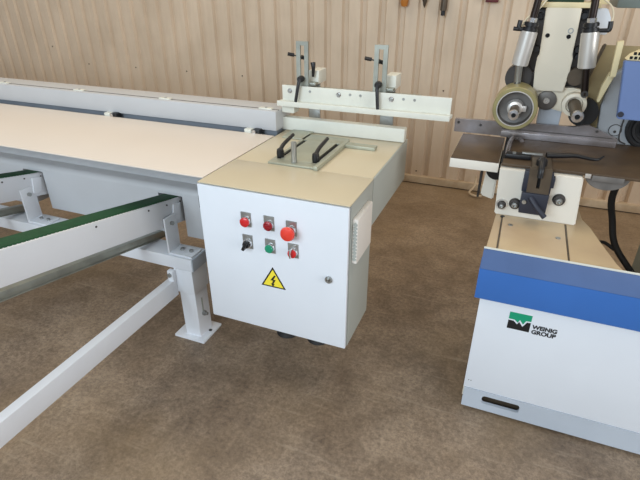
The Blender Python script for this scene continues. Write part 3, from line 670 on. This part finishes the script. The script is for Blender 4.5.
b = MB(); b.box(0.265, 0.28, 2.385, 2.43, 1.04, 1.15); b.cyl((0.27, 2.44, 1.09), (0.27, 2.40, 1.09), 0.06, None, 28); obj('rear_drum', b, m_rubber, fh)
# feed wheel
wc = Vector((-0.010, 2.21, 1.122))
fw = MB(); fw.lathe(wc + Vector((0, 0.13, 0)), (0, -1, 0), [(0.0715, 0), (0.085, 0), (0.089, 0.004), (0.089, 0.126), (0.086, 0.130), (0.074, 0.130), (0.0715, 0.126)], 56)
wheel = obj('feed_roller', fw, m_tyre, fh, 'large yellowed polyurethane tyre')
b = MB(); b.lathe(wc + Vector((0, 0.12, 0)), (0, -1, 0), [(0, 0), (0.0705, 0), (0.0705, 0.121), (0.069, 0.121), (0.066, 0.085), (0.036, 0.080), (0.036, 0.094), (0.020, 0.096), (0, 0.096)], 44); obj('rim', b, m_rim, wheel, 'dark steel rim')
b = MB(); b.lathe(wc + Vector((0, 0.03, 0)), (0, -1, 0), [(0, 0), (0.030, 0), (0.030, 0.026), (0.022, 0.030), (0, 0.030)], 30); b.box(wc.x + 0.02, wc.x + 0.045, wc.y + 0.012, wc.y + 0.03, wc.z - 0.012, wc.z + 0.012, 0.002); obj('hub_nut', b, m_alu, wheel)
b = MB(); b.lathe(wc + Vector((0, 0.002, 0)), (0, -1, 0), [(0.0695, 0), (0.0735, 0), (0.0735, 0.0035), (0.0695, 0.0035)], 44); obj('rim_edge', b, m_alu, wheel, 'bright thin ring')
b = MB(); b.cyl(wc + Vector((0, 0.02, 0)), wc + Vector((0, -0.105, 0)), 0.019, None, 24, 0.002); obj('shaft', b, m_brownst, wheel, 'brown shaft')
b = MB(); b.lathe(wc + Vector((0, -0.103, 0)), (0, -1, 0), [(0, 0), (0.0185, 0), (0.0215, 0.004), (0.0195, 0.012), (0.009, 0.013), (0.007, 0.004), (0, 0.004)], 28); se = obj('shaft_end', b, m_chrome, fh, 'bright shaft end')
b = MB(); b.cyl(wc + Vector((0, -0.1065, 0)), wc + Vector((0, -0.1085, 0)), 0.0068, None, 16); obj('centre_bore', b, m_inside, se)
# bare spindle on the right
sc = Vector((0.222, 2.36, 1.130))
b = MB(); b.lathe(sc + Vector((0, 0.03, 0)), (0, -1, 0), [(0, 0), (0.047, 0), (0.050, 0.01), (0.048, 0.045), (0.034, 0.048), (0.032, 0.03), (0, 0.03)], 36); sp_ = obj('spindle_flange', b, m_beige, fh, 'white ring flange')
b = MB(); b.cyl(sc + Vector((0, 0.02, 0)), sc + Vector((0, -0.225, 0)), 0.025, 0.022, 24, 0.002); obj('shaft', b, m_brownst, sp_, 'brown shaft')
b = MB(); b.lathe(sc + Vector((0, -0.223, 0)), (0, -1, 0), [(0, 0), (0.021, 0), (0.024, 0.004), (0.021, 0.014), (0.010, 0.015), (0.008, 0.005), (0, 0.005)], 28); se = obj('shaft_end', b, m_chrome, fh, 'bright shaft end')
b = MB(); b.cyl(sc + Vector((0, -0.2265, 0)), sc + Vector((0, -0.2295, 0)), 0.0078, None, 16); obj('centre_bore', b, m_inside, se)

# ================================================================ right side: guards, blue cover, motor
gp = thing('spindle_housing', 'grey spindle housing plate with round black spindle opening at right edge', 'housing', (0.5, 2.42, 0.963))
b = MB(); b.prism([(0.350, 2.42, 0.963), (0.95, 2.42, 0.963), (0.95, 2.42, 1.34), (0.42, 2.42, 1.32), (0.352, 2.42, 1.25), (0.334, 2.42, 1.12)], (0, 0.05, 0), 0.003); obj('face_plate', b, m_housing, gp)
b = MB(); b.lathe((0.412, 2.421, 1.022), (0, -1, 0), [(0, 0), (0.023, 0), (0.023, 0.004), (0, 0.004)], 24); pp = obj('round_plug', b, m_housing, gp)
b = MB(); b.lathe((0.412, 2.4205, 1.022), (0, -1, 0), [(0.0235, 0), (0.026, 0), (0.026, 0.003), (0.0235, 0.003)], 24); b.cyl((0.412, 2.418, 1.016), (0.412, 2.4155, 1.016), 0.006, None, 10); obj('plug_groove', b, m_dark, pp)
b = MB(); b.lathe((0.535, 2.421, 1.040), (0, -1, 0), [(0, 0), (0.088, 0), (0.088, 0.012), (0.080, 0.016), (0.075, 0.008), (0.066, 0.008), (0.062, 0.016), (0.052, 0.016), (0.048, 0.008), (0.035, 0.008), (0.030, 0.02), (0, 0.02)], 40); obj('spindle_disc', b, m_rubber, gp, 'black grooved disc')
b = MB(); b.tube([(0.525, 2.418, 1.140), (0.455, 2.418, 1.125), (0.435, 2.418, 1.09), (0.435, 2.418, 0.99), (0.465, 2.418, 0.966)], 0.003, 8); obj('edge_groove', b, m_dark, gp)
bg_ = thing('blue_guard', 'blue sheet metal guard with perforated black top at right edge', 'guard', (0.5, 2.1, 1.16))
b = MB(); b.prism([(0.322, 2.08, 1.347), (0.80, 2.08, 1.347), (0.80, 2.08, 1.140), (0.350, 2.08, 1.145)], (0, 0.035, 0), 0.003); obj('guard_shell', b, m_bluegrey, bg_)
b = MB(); b.prism([(0.330, 2.10, 1.348), (0.345, 2.10, 1.366), (0.37, 2.10, 1.380), (0.80, 2.10, 1.388), (0.80, 2.10, 1.348)], (0, 0.06, 0), 0.002); pt = obj('perforated_cover', b, m_palewood, bg_, 'cream cover with square black holes')
b = MB()
for r in range(2):
    for k in range(16):
        xx_ = 0.338 + 0.014 * k + (0.009 if r == 1 else 0)
        b.box(xx_, xx_ + 0.009, 2.0975, 2.101, 1.352 + r * 0.0145, 1.362 + r * 0.0145)
obj('perforation', b, m_inside, pt)
b = MB(); b.cyl((0.357, 2.081, 1.163), (0.357, 2.074, 1.163), 0.010, None, 16); obj('bolt', b, m_navy, bg_)
b = MB(); b.box(0.60, 0.70, 2.11, 2.43, 1.15, 1.30, 0.005); obj('mounting_block', b, m_dark, bg_)
og = thing('chip_shield', 'ochre curved shield with cream edge strip between silver cylinder and blue guard', 'shield', (0.32, 2.45, 0.97))
b = MB(); b.prism([(0.285, 2.46, 1.36), (0.50, 2.46, 1.36), (0.50, 2.46, 1.30), (0.40, 2.46, 1.27), (0.345, 2.46, 1.10), (0.345, 2.46, 1.0), (0.29, 2.46, 1.02), (0.275, 2.46, 1.12), (0.252, 2.46, 1.22)], (0, 0.012, 0), 0.002); obj('curved_shield', b, m_ochre, og)
b = MB(); b.prism([(0.288, 2.435, 1.365), (0.296, 2.435, 1.365), (0.262, 2.435, 1.22), (0.252, 2.435, 1.22)], (0, 0.03, 0), 0.001); obj('shield_edge', b, m_brownst, og)
b = MB(); b.prism([(0.312, 2.28, 1.390), (0.334, 2.28, 1.396), (0.338, 2.28, 1.262), (0.318, 2.28, 1.260)], (0, 0.03, 0), 0.002); obj('edge_strip', b, m_palewood, og, 'pale cream upright strip')
b = MB(); b.prism([(0.322, 2.34, 1.270), (0.345, 2.34, 1.265), (0.312, 2.34, 1.150), (0.302, 2.34, 1.152), (0.306, 2.34, 1.215)], (0, 0.03, 0), 0.002); obj('lower_strip', b, m_palewood, og)
b = MB(); b.box(0.31, 0.95, 2.55, 2.85, 1.497, 1.62, 0.004); dct = tag(obj('overhead_duct', b, m_teal, origin=(0.6, 2.7, 1.497)), 'grey green steel duct crossing the top right corner', 'duct')
b2 = MB(); b2.box(0.75, 0.9, 2.6, 2.8, 0.0, 1.497); obj('duct_post', b2, m_teal, dct)

# suction pipe behind column
sp2 = thing('suction_pipe', 'short white suction pipe with black collar under left end of machine table', 'pipe', (-0.06, 2.2, 0.7))
b = MB(); b.prism([(-0.088, 2.17, 0.735), (-0.030, 2.17, 0.720), (-0.030, 2.17, 0.90), (-0.076, 2.17, 0.90)], (0, 0.12, 0), 0.006); obj('pipe_body', b, m_offw, sp2)
b = MB(); b.lathe((-0.035, 2.172, 0.868), (0, -1, 0), [(0, 0), (0.045, 0), (0.045, 0.02), (0.036, 0.026), (0, 0.026)], 28); obj('collar', b, m_rubber, sp2)
b = MB(); b.box(-0.104, -0.094, 2.19, 2.24, 0.715, 0.93, 0.002); b.box(-0.104, -0.02, 2.19, 2.28, 0.905, 0.921, 0.002); obj('bracket', b, m_dark, sp2)
# hose on the right
b = MB(); b.tube([(0.462, 2.30, 0.95), (0.460, 2.30, 0.84), (0.460, 2.32, 0.74), (0.490, 2.34, 0.64), (0.525, 2.32, 0.53), (0.60, 2.28, 0.44), (0.68, 2.26, 0.36), (0.80, 2.2, 0.30)], 0.0145, 14)
tag(obj('black_hose', b, m_rubber, origin=(0.5, 2.3, 0.4)), 'thick black hose hanging down behind beige deck at right', 'hose')
b = MB(); b.tube([(0.44, 2.34, 0.50), (0.48, 2.33, 0.525), (0.53, 2.31, 0.505)], 0.008, 10)
tag(obj('branch_cable', b, m_rubber, origin=(0.48, 2.33, 0.5)), 'short black branch cable joining the thick hose', 'cable')
# small pipe bend at the foot of the wall
b = MB(); b.tube([(-0.22, 4.06, 0.14), (-0.22, 4.02, 0.07), (-0.25, 3.96, 0.03), (-0.20, 3.93, 0.02), (-0.15, 3.94, 0.02)], 0.009, 10)
tag(obj('floor_pipe', b, m_base, origin=(-0.24, 3.95, 0.0)), 'thin dusty pipe bend standing at foot of wall', 'pipe')

# ================================================================ things hanging on the wall at the top
def hanger(x, zb, label, cat, name, parts):
    T = thing(name, label, cat, (x, WY - 0.03, zb))
    b = MB(); b.cyl((x, WY + 0.02, zb + 0.20), (x, WY - 0.05, zb + 0.20), 0.006, None, 10); obj('hook', b, m_steel, T)
    for nm, m, prof in parts:
        b = MB(); b.lathe((x, WY - 0.035, zb), (0, 0, 1), prof, 20); obj(nm, b, m, T)
hanger(-0.945, 1.418, 'amber handled tool hanging on the wall, leftmost at top', 'tool', 'hanging_screwdriver', [('handle', m_amber, [(0, 0), (0.022, 0.004), (0.030, 0.03), (0.028, 0.10), (0.018, 0.13), (0, 0.135)]), ('shank', m_steel, [(0, 0.13), (0.006, 0.13), (0.006, 0.21), (0, 0.21)])])
hanger(-0.79, 1.412, 'dark pointed steel tool hanging between amber and black-tipped tools', 'tool', 'hanging_awl', [('blade', m_brownst, [(0, 0), (0.006, 0.01), (0.018, 0.05), (0.022, 0.12), (0, 0.13)]), ('shank', m_steel, [(0, 0.12), (0.008, 0.12), (0.008, 0.21), (0, 0.21)])])
hanger(-0.645, 1.362, 'black tipped steel tool hanging lowest on the wall at top', 'tool', 'hanging_spanner', [('tip', m_black, [(0, 0), (0.016, 0.002), (0.016, 0.035), (0, 0.036)]), ('barrel', m_brownst, [(0, 0.034), (0.024, 0.036), (0.024, 0.14), (0.01, 0.16), (0, 0.165)]), ('shank', m_steel, [(0, 0.16), (0.006, 0.16), (0.006, 0.21), (0, 0.21)])])
T = thing('hanging_clamp', 'maroon gripped clamp hanging on the wall near the white cylinder', 'tool', (-0.30, WY - 0.03, 1.455))
b = MB(); b.box(-0.35, -0.262, WY - 0.06, WY - 0.02, 1.458, 1.50, 0.006); obj('grip', b, m_maroon, T)
b = MB(); b.cyl((-0.30, WY + 0.02, 1.52), (-0.30, WY - 0.05, 1.52), 0.006, None, 10); obj('hook', b, m_steel, T)
